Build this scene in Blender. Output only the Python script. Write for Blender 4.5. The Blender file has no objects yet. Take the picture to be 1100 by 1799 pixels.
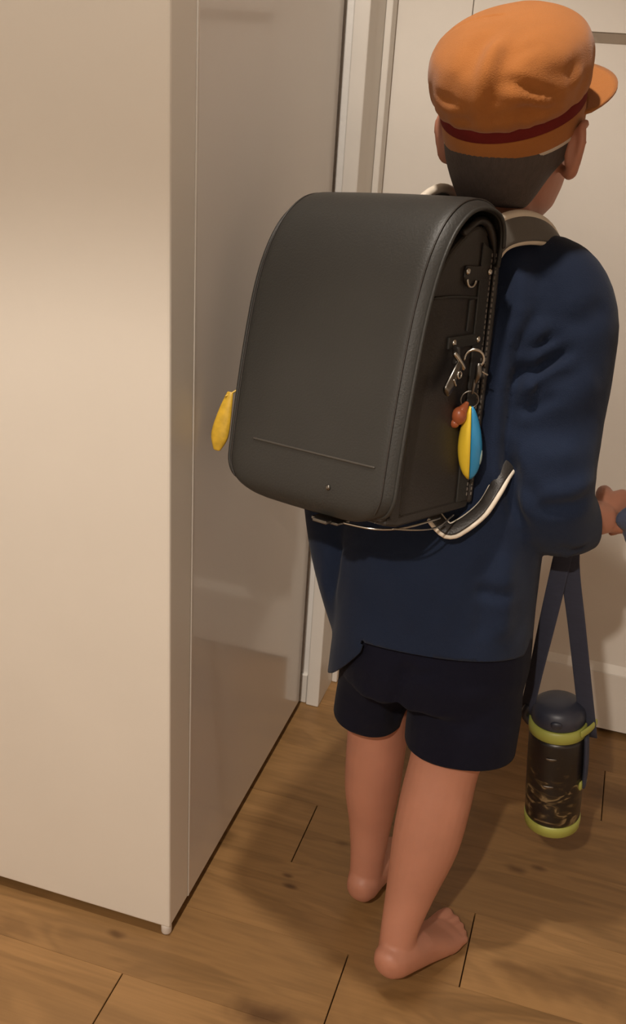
import bpy, bmesh, math, random
import numpy as np
from mathutils import Vector, Matrix
from mathutils.bvhtree import BVHTree

random.seed(7); np.random.seed(7)
scene = bpy.context.scene
COL = scene.collection
V3 = lambda *a: np.array(a, float)

# ------------------------------------------------------------------ camera
FPX, PITCH, ROLL, YAW, CAMH = 1778.0, 0.4324, 0.0662, -0.2761, 1.2
CAM = V3(0, 0, CAMH)
_f = V3(math.sin(YAW)*math.cos(PITCH), math.cos(YAW)*math.cos(PITCH), -math.sin(PITCH))
_r = V3(math.cos(YAW), -math.sin(YAW), 0); _u = np.cross(_r, _f)
CX = _r*math.cos(ROLL) + _u*math.sin(ROLL); CY = -_r*math.sin(ROLL) + _u*math.cos(ROLL); CZ = _f
cam_d = bpy.data.cameras.new('camera'); cam = bpy.data.objects.new('camera', cam_d); COL.objects.link(cam)
cam_d.sensor_fit = 'HORIZONTAL'; cam_d.sensor_width = 36.0; cam_d.lens = FPX/1100*36.0
cam_d.clip_start = 0.02; cam_d.clip_end = 50
cam.matrix_world = Matrix(((CX[0], CY[0], -CZ[0], 0), (CX[1], CY[1], -CZ[1], 0), (CX[2], CY[2], -CZ[2], CAMH), (0, 0, 0, 1)))
scene.camera = cam

# ------------------------------------------------------------------ world, exposure
scene.view_settings.view_transform = 'Standard'; scene.view_settings.look = 'None'
scene.view_settings.gamma = 1.0; scene.view_settings.use_curve_mapping = False
scene.view_settings.exposure = 0.06
world = bpy.data.worlds.new('world'); scene.world = world; world.use_nodes = True
world.node_tree.nodes['Background'].inputs[0].default_value = (1.0, 0.9, 0.8, 1)
world.node_tree.nodes['Background'].inputs[1].default_value = 0.05

# recessed ceiling downlights (x, y, power W, cone degrees, blend); the lamp itself is built in downlight() below
CEIL = 2.4
DOWNLIGHTS = [(-0.37, 0.82, 76, 95, 0.35, 'recessed ceiling downlight above and in front of the white cabinet'),
              (-0.31, -1.10, 132, 118, 0.14, 'recessed ceiling downlight behind the viewer')]
LAMPCOL = (1.0, 0.90, 0.79)

# ------------------------------------------------------------------ helpers: objects
def link(name, me, mat=None, parent=None, smooth=False):
    o = bpy.data.objects.new(name, me); COL.objects.link(o)
    if mat is not None and len(me.materials) == 0: me.materials.append(mat)
    if smooth: me.polygons.foreach_set('use_smooth', [True]*len(me.polygons))
    if parent is not None:
        o.parent = parent
    return o
def mesh(name, vf):
    v, f = vf
    me = bpy.data.meshes.new(name); me.from_pydata([tuple(map(float, p)) for p in v], [], [tuple(q) for q in f]); me.update()
    bm = bmesh.new(); bm.from_mesh(me); bmesh.ops.recalc_face_normals(bm, faces=bm.faces); bm.to_mesh(me); bm.free()
    return me
def obj(name, vf, mat, parent=None, smooth=False, bevel=0, bseg=2):
    o = link(name, mesh(name, vf), mat, parent, smooth)
    if bevel:
        m = o.modifiers.new('bevel', 'BEVEL'); m.width = bevel; m.segments = bseg; m.limit_method = 'ANGLE'; m.angle_limit = math.radians(35)
    return o
def empty(name, loc, M=None):
    o = bpy.data.objects.new(name, None); COL.objects.link(o); o.empty_display_size = 0.05
    o.matrix_world = M if M is not None else Matrix.Translation(Vector(loc))
    return o
def tag(o, label, cat=None, group=None, kind=None):
    if label: o['label'] = label
    if cat: o['category'] = cat
    if group: o['group'] = group
    if kind: o['kind'] = kind
    return o
def wchild(name, me, mat, parent, smooth=True):
    """a child whose vertices are given in world space"""
    o = link(name, me, mat, None, smooth)
    o.parent = parent; o.matrix_parent_inverse = parent.matrix_world.inverted()
    return o

# ------------------------------------------------------------------ helpers: geometry
def join(*parts):
    V = []; F = []
    for v, f in parts:
        n = len(V); V += [tuple(p) for p in v]; F += [tuple(i+n for i in q) for q in f]
    return V, F
def box(x0, x1, y0, y1, z0, z1):
    v = [(x, y, z) for z in (z0, z1) for y in (y0, y1) for x in (x0, x1)]
    return v, [(0, 2, 3, 1), (4, 5, 7, 6), (0, 1, 5, 4), (2, 6, 7, 3), (0, 4, 6, 2), (1, 3, 7, 5)]
def ring(c, u, v, a, b, n=24, p=2.0):
    out = []
    for i in range(n):
        t = 2*math.pi*i/n; ct, st = math.cos(t), math.sin(t)
        x = math.copysign(abs(ct)**(2/p), ct)*a; y = math.copysign(abs(st)**(2/p), st)*b
        out.append(np.array(c)+np.array(u)*x+np.array(v)*y)
    return out
def loft(rings, cap=True):
    n = len(rings[0]); V = [p for r in rings for p in r]; F = []
    for k in range(len(rings)-1):
        for i in range(n):
            j = (i+1) % n
            F.append((k*n+i, k*n+j, (k+1)*n+j, (k+1)*n+i))
    if cap:
        for k, rv in ((0, True), (len(rings)-1, False)):
            c = len(V); V.append(sum(rings[k])/n)
            for i in range(n):
                j = (i+1) % n
                F.append((c, k*n+j, k*n+i) if rv else (c, k*n+i, k*n+j))
    return V, F
def crom(P, m):
    """Catmull-Rom resample of rows of P to about m points per span"""
    P = np.array(P, float); out = []
    for i in range(len(P)-1):
        p0 = P[max(i-1, 0)]; p1 = P[i]; p2 = P[i+1]; p3 = P[min(i+2, len(P)-1)]
        for k in range(m):
            t = k/m
            out.append(0.5*((2*p1)+(-p0+p2)*t+(2*p0-5*p1+4*p2-p3)*t*t+(-p0+3*p1-3*p2+p3)*t**3))
    out.append(P[-1]); return np.array(out)
def tube(pts, rad, n=16, m=4, round_ends=True, ref=None, flat=None):
    """smooth tube through pts; rad scalar or per point; flat = per-point (b/a) squash across the ref direction"""
    pts = np.array(pts, float); rad = np.full(len(pts), rad) if np.isscalar(rad) else np.array(rad, float)
    fl = np.ones(len(pts)) if flat is None else (np.full(len(pts), flat) if np.isscalar(flat) else np.array(flat, float))
    Q = crom(np.column_stack([pts, rad, fl]), m) if m > 1 else np.column_stack([pts, rad, fl])
    P = Q[:, :3]; r = np.maximum(Q[:, 3], 1e-4); fl = Q[:, 4]
    T = np.gradient(P, axis=0); T /= np.linalg.norm(T, axis=1)[:, None]
    if round_ends:
        e0 = []; e1 = []
        for k in (0.95, 0.75, 0.45):
            s = math.sqrt(1-k*k)
            e0.append((P[0]-T[0]*r[0]*k*min(1, fl[0]), r[0]*s, fl[0], T[0])); e1.append((P[-1]+T[-1]*r[-1]*k*min(1, fl[-1]), r[-1]*s, fl[-1], T[-1]))
        seq = e0+[(P[i], r[i], fl[i], T[i]) for i in range(len(P))]+e1[::-1]
    else:
        seq = [(P[i], r[i], fl[i], T[i]) for i in range(len(P))]
    rf = np.array(ref if ref is not None else ((0, 0, 1) if abs(T[0][2]) < 0.9 else (1, 0, 0)), float)
    rings = []
    u = rf-T[0]*(rf@T[0]); u /= np.linalg.norm(u)
    for (p, a, q, t) in seq:
        if ref is not None: u = rf-t*(rf@t)
        else: u = u-t*(u@t)
        u = u/np.linalg.norm(u); w = np.cross(t, u)
        rings.append(ring(p, u, w, a, a*q, n))
    return loft(rings)
def ellipsoid(c, ax, r, n=20, m=12):
    rings = []
    for k in range(m+1):
        th = math.pi*(0.02+0.96*k/m)
        rings.append(ring(np.array(c)-np.array(ax[2])*r[2]*math.cos(th), ax[0], ax[1], r[0]*math.sin(th), r[1]*math.sin(th), n))
    return loft(rings)
EYE3 = (V3(1, 0, 0), V3(0, 1, 0), V3(0, 0, 1))
def band(path, wid, th, hw, m=5):
    """flat strap: path points, wid = width directions per point, half width hw, thickness th"""
    Q = crom(np.column_stack([np.array(path, float), np.array(wid, float)]), m)
    P = Q[:, :3]; W = Q[:, 3:]; T = np.gradient(P, axis=0)
    rings = []
    for p, w, t in zip(P, W, T):
        t = t/np.linalg.norm(t); w = w-t*(w@t); w /= np.linalg.norm(w); nn = np.cross(t, w)
        rings.append(ring(p, w, nn, hw, th/2, 16, 5))
    return loft(rings), P, W
def lathe(prof, n=32, cap=True):
    return loft([ring((0, 0, z), (1, 0, 0), (0, 1, 0), max(r, 1e-4), max(r, 1e-4), n) for r, z in prof], cap)
def torus(c, u, v, R, r, n=28, k=8, a0=0, a1=2*math.pi):
    u = np.array(u, float); v = np.array(v, float); w = np.cross(u, v); full = abs(a1-a0-2*math.pi) < 1e-6
    rings = []
    for i in range(n if full else n+1):
        t = a0+(a1-a0)*i/n; d = u*math.cos(t)+v*math.sin(t)
        rings.append(ring(np.array(c)+d*R, d, w, r, r, k))
    if full: rings.append(rings[0])
    return loft(rings, cap=not full)
def fuse(name, parts, voxel, smooth=4, fac=0.5):
    """union of overlapping closed shapes as one continuous smooth surface"""
    me = mesh(name+'_src', join(*parts)); o = bpy.data.objects.new(name+'_src', me); COL.objects.link(o)
    r = o.modifiers.new('r', 'REMESH'); r.mode = 'VOXEL'; r.voxel_size = voxel; r.adaptivity = 0
    if smooth:
        s = o.modifiers.new('s', 'SMOOTH'); s.factor = fac; s.iterations = smooth
    dg = bpy.context.evaluated_depsgraph_get(); out = bpy.data.meshes.new_from_object(o.evaluated_get(dg))
    bpy.data.objects.remove(o); bpy.data.meshes.remove(me); out.name = name
    return out
def apply_mods(o):
    dg = bpy.context.evaluated_depsgraph_get(); me = bpy.data.meshes.new_from_object(o.evaluated_get(dg))
    old = o.data; o.modifiers.clear(); o.data = me; bpy.data.meshes.remove(old); return o
def get_v(me):
    a = np.empty(len(me.vertices)*3); me.vertices.foreach_get('co', a); return a.reshape(-1, 3)
def get_n(me):
    a = np.empty(len(me.vertices)*3); me.vertices.foreach_get('normal', a); return a.reshape(-1, 3)
def set_v(me, v):
    me.vertices.foreach_set('co', v.ravel()); me.update()
def sight(px, py):
    return CX*(px-550)/FPX-CY*(py-900)/FPX+CZ
def fold(me, folds):
    """press creases / raise ridges along polylines traced on the cloth. folds: (list of (px,py), width m, height m)"""
    v = get_v(me); n = get_n(me)
    bv = BVHTree.FromPolygons([tuple(p) for p in v], [tuple(p.vertices) for p in me.polygons])
    disp = np.zeros(len(v))
    for pl, w, h in folds:
        pts = []
        for q in crom([tuple(p) for p in pl], 5):
            hit = bv.ray_cast(Vector(CAM), Vector(sight(*q)))
            if hit[0] is not None: pts.append(np.array(hit[0]))
        if len(pts) < 2: continue
        best = np.full(len(v), 9.0); tpos = np.zeros(len(v))
        for k in range(len(pts)-1):
            a, b = pts[k], pts[k+1]; ab = b-a; L = ab@ab+1e-12
            if L > 0.02: continue
            t = np.clip(((v-a)@ab)/L, 0, 1); d = np.linalg.norm(v-(a+t[:, None]*ab), axis=1)
            s = d < best; best[s] = d[s]; tpos[s] = (k+t[s])/(len(pts)-1)
        prof = np.exp(-(best/w)**2)-0.35*np.exp(-((best-2.0*w)/(1.1*w))**2)
        disp += h*prof*np.minimum(1, np.minimum(tpos, 1-tpos)*4+0.15)
    set_v(me, v+n*disp[:, None])
def wob(v, seed, freq, k=6):
    """smooth pseudo-noise in space, about -1..1"""
    rs = np.random.RandomState(seed); s = np.zeros(len(v))
    for _ in range(k):
        d = rs.normal(size=3); d /= np.linalg.norm(d)
        s += np.sin(v@d*freq*rs.uniform(.6, 1.5)*2*math.pi+rs.uniform(0, 6.28))
    return s/k

# ------------------------------------------------------------------ helpers: materials
def nt(name):
    m = bpy.data.materials.new(name); m.use_nodes = True; t = m.node_tree
    return m, t, t.nodes['Principled BSDF']
def N(t, kind, **kw):
    n = t.nodes.new(kind)
    for k, v in kw.items():
        if k in n.inputs.keys() if hasattr(n.inputs, 'keys') else False: n.inputs[k].default_value = v
        else: setattr(n, k, v)
    return n
def rgb(r, g, b):
    """sRGB 0-255 to linear"""
    f = lambda c: (c/255/12.92) if c/255 <= 0.04045 else ((c/255+0.055)/1.055)**2.4
    return (f(r), f(g), f(b), 1)
def mat(name, col, rough=0.5, var=0.08, vscale=8, bump=0.0, bscale=300, metal=0.0, coat=0.0, sheen=0.0, spec=0.5, sss=0.0, stretch=(1, 1, 1), rvar=0.0):
    m, t, b = nt(name)
    tc = N(t, 'ShaderNodeTexCoord'); mp = N(t, 'ShaderNodeMapping'); mp.inputs['Scale'].default_value = stretch
    t.links.new(tc.outputs['Object'], mp.inputs[0])
    no = N(t, 'ShaderNodeTexNoise'); no.inputs['Scale'].default_value = vscale; no.inputs['Detail'].default_value = 4
    t.links.new(mp.outputs[0], no.inputs[0])
    cr = N(t, 'ShaderNodeValToRGB')
    c = np.array(col[:3]); cr.color_ramp.elements[0].color = tuple(c*(1-var))+(1,); cr.color_ramp.elements[1].color = tuple(np.minimum(c*(1+var), 1))+(1,)
    cr.color_ramp.elements[0].position = 0.3; cr.color_ramp.elements[1].position = 0.7
    t.links.new(no.outputs[0], cr.inputs[0]); t.links.new(cr.outputs[0], b.inputs['Base Color'])
    b.inputs['Roughness'].default_value = rough; b.inputs['Metallic'].default_value = metal
    b.inputs['Coat Weight'].default_value = coat; b.inputs['Sheen Weight'].default_value = sheen; b.inputs['Specular IOR Level'].default_value = spec
    if sss:
        b.inputs['Subsurface Weight'].default_value = sss; b.inputs['Subsurface Radius'].default_value = (0.012, 0.005, 0.003)
    if rvar:
        mr = N(t, 'ShaderNodeMapRange'); mr.inputs[3].default_value = rough-rvar; mr.inputs[4].default_value = rough+rvar
        t.links.new(no.outputs[0], mr.inputs[0]); t.links.new(mr.outputs[0], b.inputs['Roughness'])
    if bump:
        n2 = N(t, 'ShaderNodeTexNoise'); n2.inputs['Scale'].default_value = bscale; n2.inputs['Detail'].default_value = 3
        t.links.new(mp.outputs[0], n2.inputs[0])
        bp = N(t, 'ShaderNodeBump'); bp.inputs['Strength'].default_value = bump; bp.inputs['Distance'].default_value = 0.002
        t.links.new(n2.outputs[0], bp.inputs['Height']); t.links.new(bp.outputs[0], b.inputs['Normal'])
    return m

KNOTS = [  # x, y, size, darkness: dark oak knots in the boards
    (-0.282, 0.917, 0.034, .8), (-0.262, 0.890, 0.018, .7), (-0.531, 0.972, 0.011, .7), (-0.324, 1.151, 0.0075, .9), (-0.333, 1.171, 0.0065, .8), (0.010, 1.318, 0.013, .7), (0.046, 1.334, 0.010, .7),
    (0.160, 1.56, 0.055, .5), (0.060, 1.108, 0.040, .38), (0.135, 1.115, 0.05, .42), (0.02, 1.12, 0.02, .35), (-0.27, 1.27, 0.010, .5), (-0.68, .93, .03, .35), (-.12, .9, .03, .35)]
def oak():
    m, t, b = nt('oak_boards'); L = t.links.new
    geo = N(t, 'ShaderNodeNewGeometry'); oi = N(t, 'ShaderNodeObjectInfo')
    off = N(t, 'ShaderNodeVectorMath', operation='SCALE'); off.inputs[3].default_value = 7.0
    cmb = N(t, 'ShaderNodeCombineXYZ'); L(oi.outputs['Random'], cmb.inputs[0]); L(oi.outputs['Random'], cmb.inputs[2]); L(cmb.outputs[0], off.inputs[0])
    add = N(t, 'ShaderNodeVectorMath', operation='ADD'); L(geo.outputs['Position'], add.inputs[0]); L(off.outputs[0], add.inputs[1])
    # broad figure, warped
    mp = N(t, 'ShaderNodeMapping'); mp.inputs['Scale'].default_value = (1.5, 6.5, 1); L(add.outputs[0], mp.inputs[0])
    wv = N(t, 'ShaderNodeTexNoise'); wv.inputs['Scale'].default_value = 1.6; wv.inputs['Detail'].default_value = 3; wv.inputs['Distortion'].default_value = 1.2; L(mp.outputs[0], wv.inputs[0])
    mp2 = N(t, 'ShaderNodeMapping'); mp2.inputs['Scale'].default_value = (5, 120, 1); L(add.outputs[0], mp2.inputs[0])
    fine = N(t, 'ShaderNodeTexNoise'); fine.inputs['Scale'].default_value = 1.5; fine.inputs['Detail'].default_value = 5; L(mp2.outputs[0], fine.inputs[0])
    ringv = N(t, 'ShaderNodeMath', operation='MULTIPLY'); ringv.inputs[1].default_value = 42; L(wv.outputs[0], ringv.inputs[0])
    rs = N(t, 'ShaderNodeMath', operation='SINE'); L(ringv.outputs[0], rs.inputs[0])
    ramp = N(t, 'ShaderNodeValToRGB'); e = ramp.color_ramp.elements
    e[0].position = .25; e[0].color = rgb(124, 92, 55); e[1].position = .75; e[1].color = rgb(153, 116, 73)
    L(wv.outputs[0], ramp.inputs[0])
    mx = N(t, 'ShaderNodeMix', data_type='RGBA', blend_type='MULTIPLY'); mx.inputs[0].default_value = 1.0
    fr = N(t, 'ShaderNodeMapRange'); fr.inputs[1].default_value = .3; fr.inputs[2].default_value = .7; fr.inputs[3].default_value = .90; fr.inputs[4].default_value = 1.06; L(fine.outputs[0], fr.inputs[0])
    L(ramp.outputs[0], mx.inputs[6]); L(fr.outputs[0], mx.inputs[7])
    mx2 = N(t, 'ShaderNodeMix', data_type='RGBA', blend_type='MULTIPLY'); mx2.inputs[0].default_value = 1.0
    rr = N(t, 'ShaderNodeMapRange'); rr.inputs[1].default_value = -1; rr.inputs[2].default_value = 1; rr.inputs[3].default_value = .90; rr.inputs[4].default_value = 1.05; L(rs.outputs[0], rr.inputs[0])
    L(mx.outputs[2], mx2.inputs[6]); L(rr.outputs[0], mx2.inputs[7])
    tone = N(t, 'ShaderNodeMapRange'); tone.inputs[3].default_value = .95; tone.inputs[4].default_value = 1.08; L(oi.outputs['Random'], tone.inputs[0])
    mx3 = N(t, 'ShaderNodeMix', data_type='RGBA', blend_type='MULTIPLY'); mx3.inputs[0].default_value = 1.0
    L(mx2.outputs[2], mx3.inputs[6]); L(tone.outputs[0], mx3.inputs[7])
    last = mx3.outputs[2]
    for (x, y, s, dk) in KNOTS:
        sub = N(t, 'ShaderNodeVectorMath', operation='SUBTRACT'); L(geo.outputs['Position'], sub.inputs[0]); sub.inputs[1].default_value = (x, y, 0)
        sc = N(t, 'ShaderNodeVectorMath', operation='MULTIPLY'); L(sub.outputs[0], sc.inputs[0]); sc.inputs[1].default_value = (0.55/s, 1.2/s, 0)
        ad = N(t, 'ShaderNodeVectorMath', operation='ADD'); nz = N(t, 'ShaderNodeTexNoise'); nz.inputs['Scale'].default_value = 25; L(geo.outputs['Position'], nz.inputs[0])
        L(sc.outputs[0], ad.inputs[0]); L(nz.outputs['Color'], ad.inputs[1])
        sb = N(t, 'ShaderNodeVectorMath', operation='SUBTRACT'); L(ad.outputs[0], sb.inputs[0]); sb.inputs[1].default_value = (.5, .5, .5)
        ml = N(t, 'ShaderNodeVectorMath', operation='MULTIPLY'); L(sb.outputs[0], ml.inputs[0]); ml.inputs[1].default_value = (1, 1, 0)
        ln = N(t, 'ShaderNodeVectorMath', operation='LENGTH'); L(ml.outputs[0], ln.inputs[0])
        mr = N(t, 'ShaderNodeMapRange', interpolation_type='SMOOTHSTEP'); mr.inputs[1].default_value = 1.15; mr.inputs[2].default_value = 0.1; mr.inputs[3].default_value = 0; mr.inputs[4].default_value = dk; L(ln.outputs['Value'], mr.inputs[0])
        k = N(t, 'ShaderNodeMix', data_type='RGBA'); L(mr.outputs[0], k.inputs[0]); L(last, k.inputs[6]); k.inputs[7].default_value = rgb(72, 45, 20)
        last = k.outputs[2]
    L(last, b.inputs['Base Color']); b.inputs['Roughness'].default_value = 0.42; b.inputs['Specular IOR Level'].default_value = 0.4
    bp = N(t, 'ShaderNodeBump'); bp.inputs['Strength'].default_value = .12; bp.inputs['Distance'].default_value = .001; L(fine.outputs[0], bp.inputs['Height']); L(bp.outputs[0], b.inputs['Normal'])
    return m
def camo():
    m, t, b = nt('bottle_camouflage'); L = t.links.new
    tc = N(t, 'ShaderNodeTexCoord'); mp = N(t, 'ShaderNodeMapping'); mp.inputs['Scale'].default_value = (1, 1, 1.9); mp.inputs['Rotation'].default_value = (.35, 0, 0); L(tc.outputs['Object'], mp.inputs[0])
    no = N(t, 'ShaderNodeTexNoise'); no.inputs['Scale'].default_value = 34; no.inputs['Detail'].default_value = 2; no.inputs['Distortion'].default_value = 1.6; L(mp.outputs[0], no.inputs[0])
    sx = N(t, 'ShaderNodeSeparateXYZ'); L(tc.outputs['Object'], sx.inputs[0])
    mr = N(t, 'ShaderNodeMapRange'); mr.inputs[1].default_value = .09; mr.inputs[2].default_value = .12; mr.inputs[3].default_value = 0; mr.inputs[4].default_value = -.16; L(sx.outputs[2], mr.inputs[0])
    ad = N(t, 'ShaderNodeMath', operation='ADD'); L(no.outputs[0], ad.inputs[0]); L(mr.outputs[0], ad.inputs[1])
    cr = N(t, 'ShaderNodeValToRGB'); cr.color_ramp.interpolation = 'EASE'; e = cr.color_ramp.elements
    e[0].position = .44; e[0].color = rgb(30, 25, 22); e[1].position = .66; e[1].color = rgb(122, 104, 74)
    x = cr.color_ramp.elements.new(.55); x.color = rgb(58, 46, 30)
    L(ad.outputs[0], cr.inputs[0]); L(cr.outputs[0], b.inputs['Base Color']); b.inputs['Roughness'].default_value = .35
    return m

M = dict(
    wall=mat('wall_paper', rgb(234, 229, 222), .75, .02, 30, .15, 250),
    ceil=mat('ceiling_paper', rgb(240, 237, 232), .8, .02, 30, .1, 250),
    trim=mat('trim_white', rgb(222, 216, 207), .42, .02, 20),
    door=mat('door_white', rgb(228, 221, 211), .45, .02, 12, .03, 400),
    cab=mat('cabinet_white', rgb(226, 219, 208), .38, .015, 6),
    gloss=mat('cabinet_gloss_side', rgb(214, 206, 198), .16, .02, 3, coat=.3, rvar=.04),
    plinth=mat('plinth_brown', rgb(84, 66, 50), .6, .1, 20),
    sub=mat('subfloor', rgb(60, 42, 26), .9),
    oak=oak(),
    steel=mat('nickel', rgb(190, 186, 178), .22, .05, 60, metal=1.0),
    dsteel=mat('dark_nickel', rgb(120, 116, 110), .3, .1, 60, metal=1.0),
    leather=mat('black_leather', rgb(46, 45, 42), .5, .06, 14, .18, 420, spec=.45),
    leather2=mat('black_leather_gusset', rgb(46, 42, 39), .42, .08, 18, .2, 420, spec=.45),
    seam=mat('flap_seam', rgb(66, 62, 57), .45, .05), thread=mat('grey_thread', rgb(120, 112, 104), .7, .1),
    cream=mat('cream_piping', rgb(226, 214, 196), .5, .04, 40, .1, 300),
    strapgrey=mat('strap_grey', rgb(96, 92, 86), .55, .05, 30, .1, 400),
    navy=mat('jacket_navy', rgb(25, 36, 58), .85, .07, 22, .35, 900, sheen=.08, spec=.2),
    short=mat('shorts_navy', rgb(18, 19, 34), .9, .07, 22, .3, 900, sheen=.03, spec=.15),
    cap=mat('cap_orange', rgb(172, 108, 53), .85, .05, 26, .35, 800, sheen=.2, spec=.2),
    capred=mat('cap_red_band', rgb(112, 34, 30), .85, .08, 40, .3, 900, spec=.2),
    lining=mat('cap_white_lining', rgb(205, 192, 176), .85, .04, 40),
    skin=mat('skin', rgb(186, 128, 104), .5, .07, 16, .08, 260, sss=.12),
    hair=mat('hair_black', rgb(80, 70, 66), .62, .12, 240, .6, 700, spec=.35, stretch=(1, 1, .25)),
    eye=mat('eye_white', rgb(230, 226, 220), .2, .02), iris=mat('eye_dark', rgb(45, 30, 22), .2, .1), lip=mat('lip', rgb(176, 98, 86), .45, .06, 40),
    lime=mat('lime_plastic', rgb(156, 158, 76), .4, .04, 20), camo=camo(),
    capnavy=mat('bottle_cap_navy', rgb(48, 50, 62), .42, .06, 20), web=mat('navy_webbing', rgb(50, 52, 68), .8, .08, 60, .4, 700, stretch=(1, 1, 6)),
    cloth=mat('navy_cloth', rgb(66, 74, 98), .85, .06, 30, .3, 700, sheen=.2),
    yellow=mat('charm_yellow', rgb(238, 204, 60), .3, .05, 30), blue=mat('charm_blue', rgb(52, 140, 190), .3, .08, 40), redb=mat('charm_red', rgb(170, 92, 56), .35, .2, 60), white=mat('charm_white', rgb(150, 172, 168), .35, .04),
    gold=mat('gold_charm', rgb(206, 166, 54), .35, .2, 90), brasswhite=mat('lamp_trim', rgb(235, 232, 226), .4, .02),
)
mm, tt, bb = nt('lamp_lens'); bb.inputs['Emission Color'].default_value = LAMPCOL+(1,); bb.inputs['Emission Strength'].default_value = 6; M['lens'] = mm

# ------------------------------------------------------------------ room
RX0, RX1, RY0, WB = -1.30, 1.25, -2.3, 1.63           # room extents, WB = face of the back wall
def struct(name, vf, m, parent=None, bevel=0, label=None):
    o = obj(name, vf, m, parent, bevel=bevel)
    if parent is None: o['kind'] = 'structure'
    if label: o['label'] = label
    return o
floor = struct('floor', box(RX0-.1, RX1+.1, RY0-.1, 2.0, -.04, -.0135), M['sub'], label='warm oak plank floor')
PW = 0.1437
def plank_mesh(L):
    g = 0.0008; c = 0.0007; cy = .00025; x0, x1, y0, y1 = g, L-g, .00005, PW-.00005; zt = 0.0; zb = -.0135
    v = [(x0, y0, zb), (x1, y0, zb), (x1, y1, zb), (x0, y1, zb), (x0, y0, zt-c), (x1, y0, zt-c), (x1, y1, zt-c), (x0, y1, zt-c),
         (x0+c, y0+cy, zt), (x1-c, y0+cy, zt), (x1-c, y1-cy, zt), (x0+c, y1-cy, zt)]
    f = [(0, 3, 2, 1), (8, 9, 10, 11)]
    for a in (0, 4):
        for i in range(4): f.append((a+i, a+(i+1) % 4, a+4+(i+1) % 4, a+4+i))
    return mesh('plank', (v, f))
PM = {}
seams = {-2: -.492, -1: -.2015, 0: -.038, 1: -.338, 2: .62, 3: .138, 4: -.75}
k0 = math.floor((RY0-1.0575)/PW)
for k in range(k0, 7):
    y = 1.0575+k*PW; s = seams.get(k, random.uniform(-.9, .9))
    x = s-2*1.21
    while x < RX1:
        if x+1.21 > RX0:
            if 1.21 not in PM: PM[1.21] = plank_mesh(1.21)
            o = link('plank', PM[1.21], M['oak'], floor); o.location = (x, y, 0)
        x += 1.21
struct('ceiling', box(RX0-.1, RX1+.1, RY0-.1, 1.9, CEIL, CEIL+.08), M['ceil'], label='white ceiling')
struct('wall_left', box(RX0-.1, RX0, RY0-.1, WB, 0, CEIL), M['wall'], label='white wall on the left side')
struct('wall_right', box(RX1, RX1+.1, RY0-.1, WB, 0, CEIL), M['wall'], label='white wall on the right side')
struct('wall_front', box(RX0-.1, RX1+.1, RY0-.1, RY0, 0, CEIL), M['wall'], label='white wall behind the viewer')
DX0, DX1, DTOP, DY = -.4145, .40, 2.02, 1.754          # door leaf, face at DY
struct('wall_back', join(box(RX0-.1, -.4475, WB, 1.90, 0, CEIL), box(.4335, RX1+.1, WB, 1.90, 0, CEIL), box(-.4475, .4335, WB, 1.90, DTOP+.035, CEIL)), M['wall'], label='white wall around the door')
struct('baseboard_back', join(box(RX0, -.449, WB-.007, WB, 0, .066), box(.435, RX1, WB-.007, WB, 0, .066)), M['trim'], bevel=.002, label='low white baseboard along the back wall')
# door frame: slim casing, jamb and stop
tr = struct('trim_1', join(box(-.4475, -.4215, WB-.012, WB+.03, 0, DTOP+.035), box(.4075, .4335, WB-.012, WB+.03, 0, DTOP+.035), box(-.4215, .4075, WB-.012, WB+.03, DTOP+.009, DTOP+.035)), M['trim'], bevel=.0025, label='slim white door casing')
obj('jamb', join(box(-.4475, -.4225, WB+.0305, 1.90, 0, DTOP+.035), box(.4085, .4335, WB+.0305, 1.90, 0, DTOP+.035), box(-.4225, .4085, WB+.0305, 1.90, DTOP+.01, DTOP+.035)), M['trim'], tr)
obj('door_stop', join(box(-.4222, -.411, 1.716, 1.747, 0, DTOP+.009), box(.397, .4082, 1.716, 1.747, 0, DTOP+.009), box(-.411, .397, 1.716, 1.747, DTOP-.002, DTOP+.009)), M['trim'], tr, bevel=.002)
# panelled door
door = struct('door_1', box(DX0+.004, DX1-.004, DY+.022, DY+.030, .012, DTOP-.005), M['door'], label='white panelled door behind the child')
SW = .122; sx0, sx1 = DX0+SW, DX1-SW
for (a, b_) in ((DX0, sx0), (sx1, DX1)):
    obj('stile', box(a, b_-.0004, DY, DY+.036, .008, DTOP), M['door'], door, bevel=.0008, bseg=1)
for (z0, z1) in ((.008, .134), (1.242, 1.372), (DTOP-.12, DTOP)):
    obj('rail', box(sx0+.0008, sx1-.0012, DY, DY+.036, z0, z1), M['door'], door, bevel=.0008, bseg=1)
def sunk(x0, x1, z0, z1, s=.014, dp=.013):
    """moulded frame sloping back to a sunk panel"""
    o = [(x0, z0), (x1, z0), (x1, z1), (x0, z1)]; i_ = [(x0+s, z0+s), (x1-s, z0+s), (x1-s, z1-s), (x0+s, z1-s)]
    v = [(x, DY+.001, z) for x, z in o]+[(x, DY+dp, z) for x, z in i_]+[(x, DY+.0215, z) for x, z in o]
    f = [(4, 5, 6, 7), (8, 9, 10, 11)]
    for k in range(4):
        j = (k+1) % 4; f += [(k, j, 4+j, 4+k), (k, j, 8+j, 8+k)]
    return v, f
for (z0, z1) in ((.1345, 1.2415), (1.3725, DTOP-.1205)):
    obj('panel', sunk(sx0+.0004, sx1-.0008, z0, z1), M['door'], door)
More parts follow.
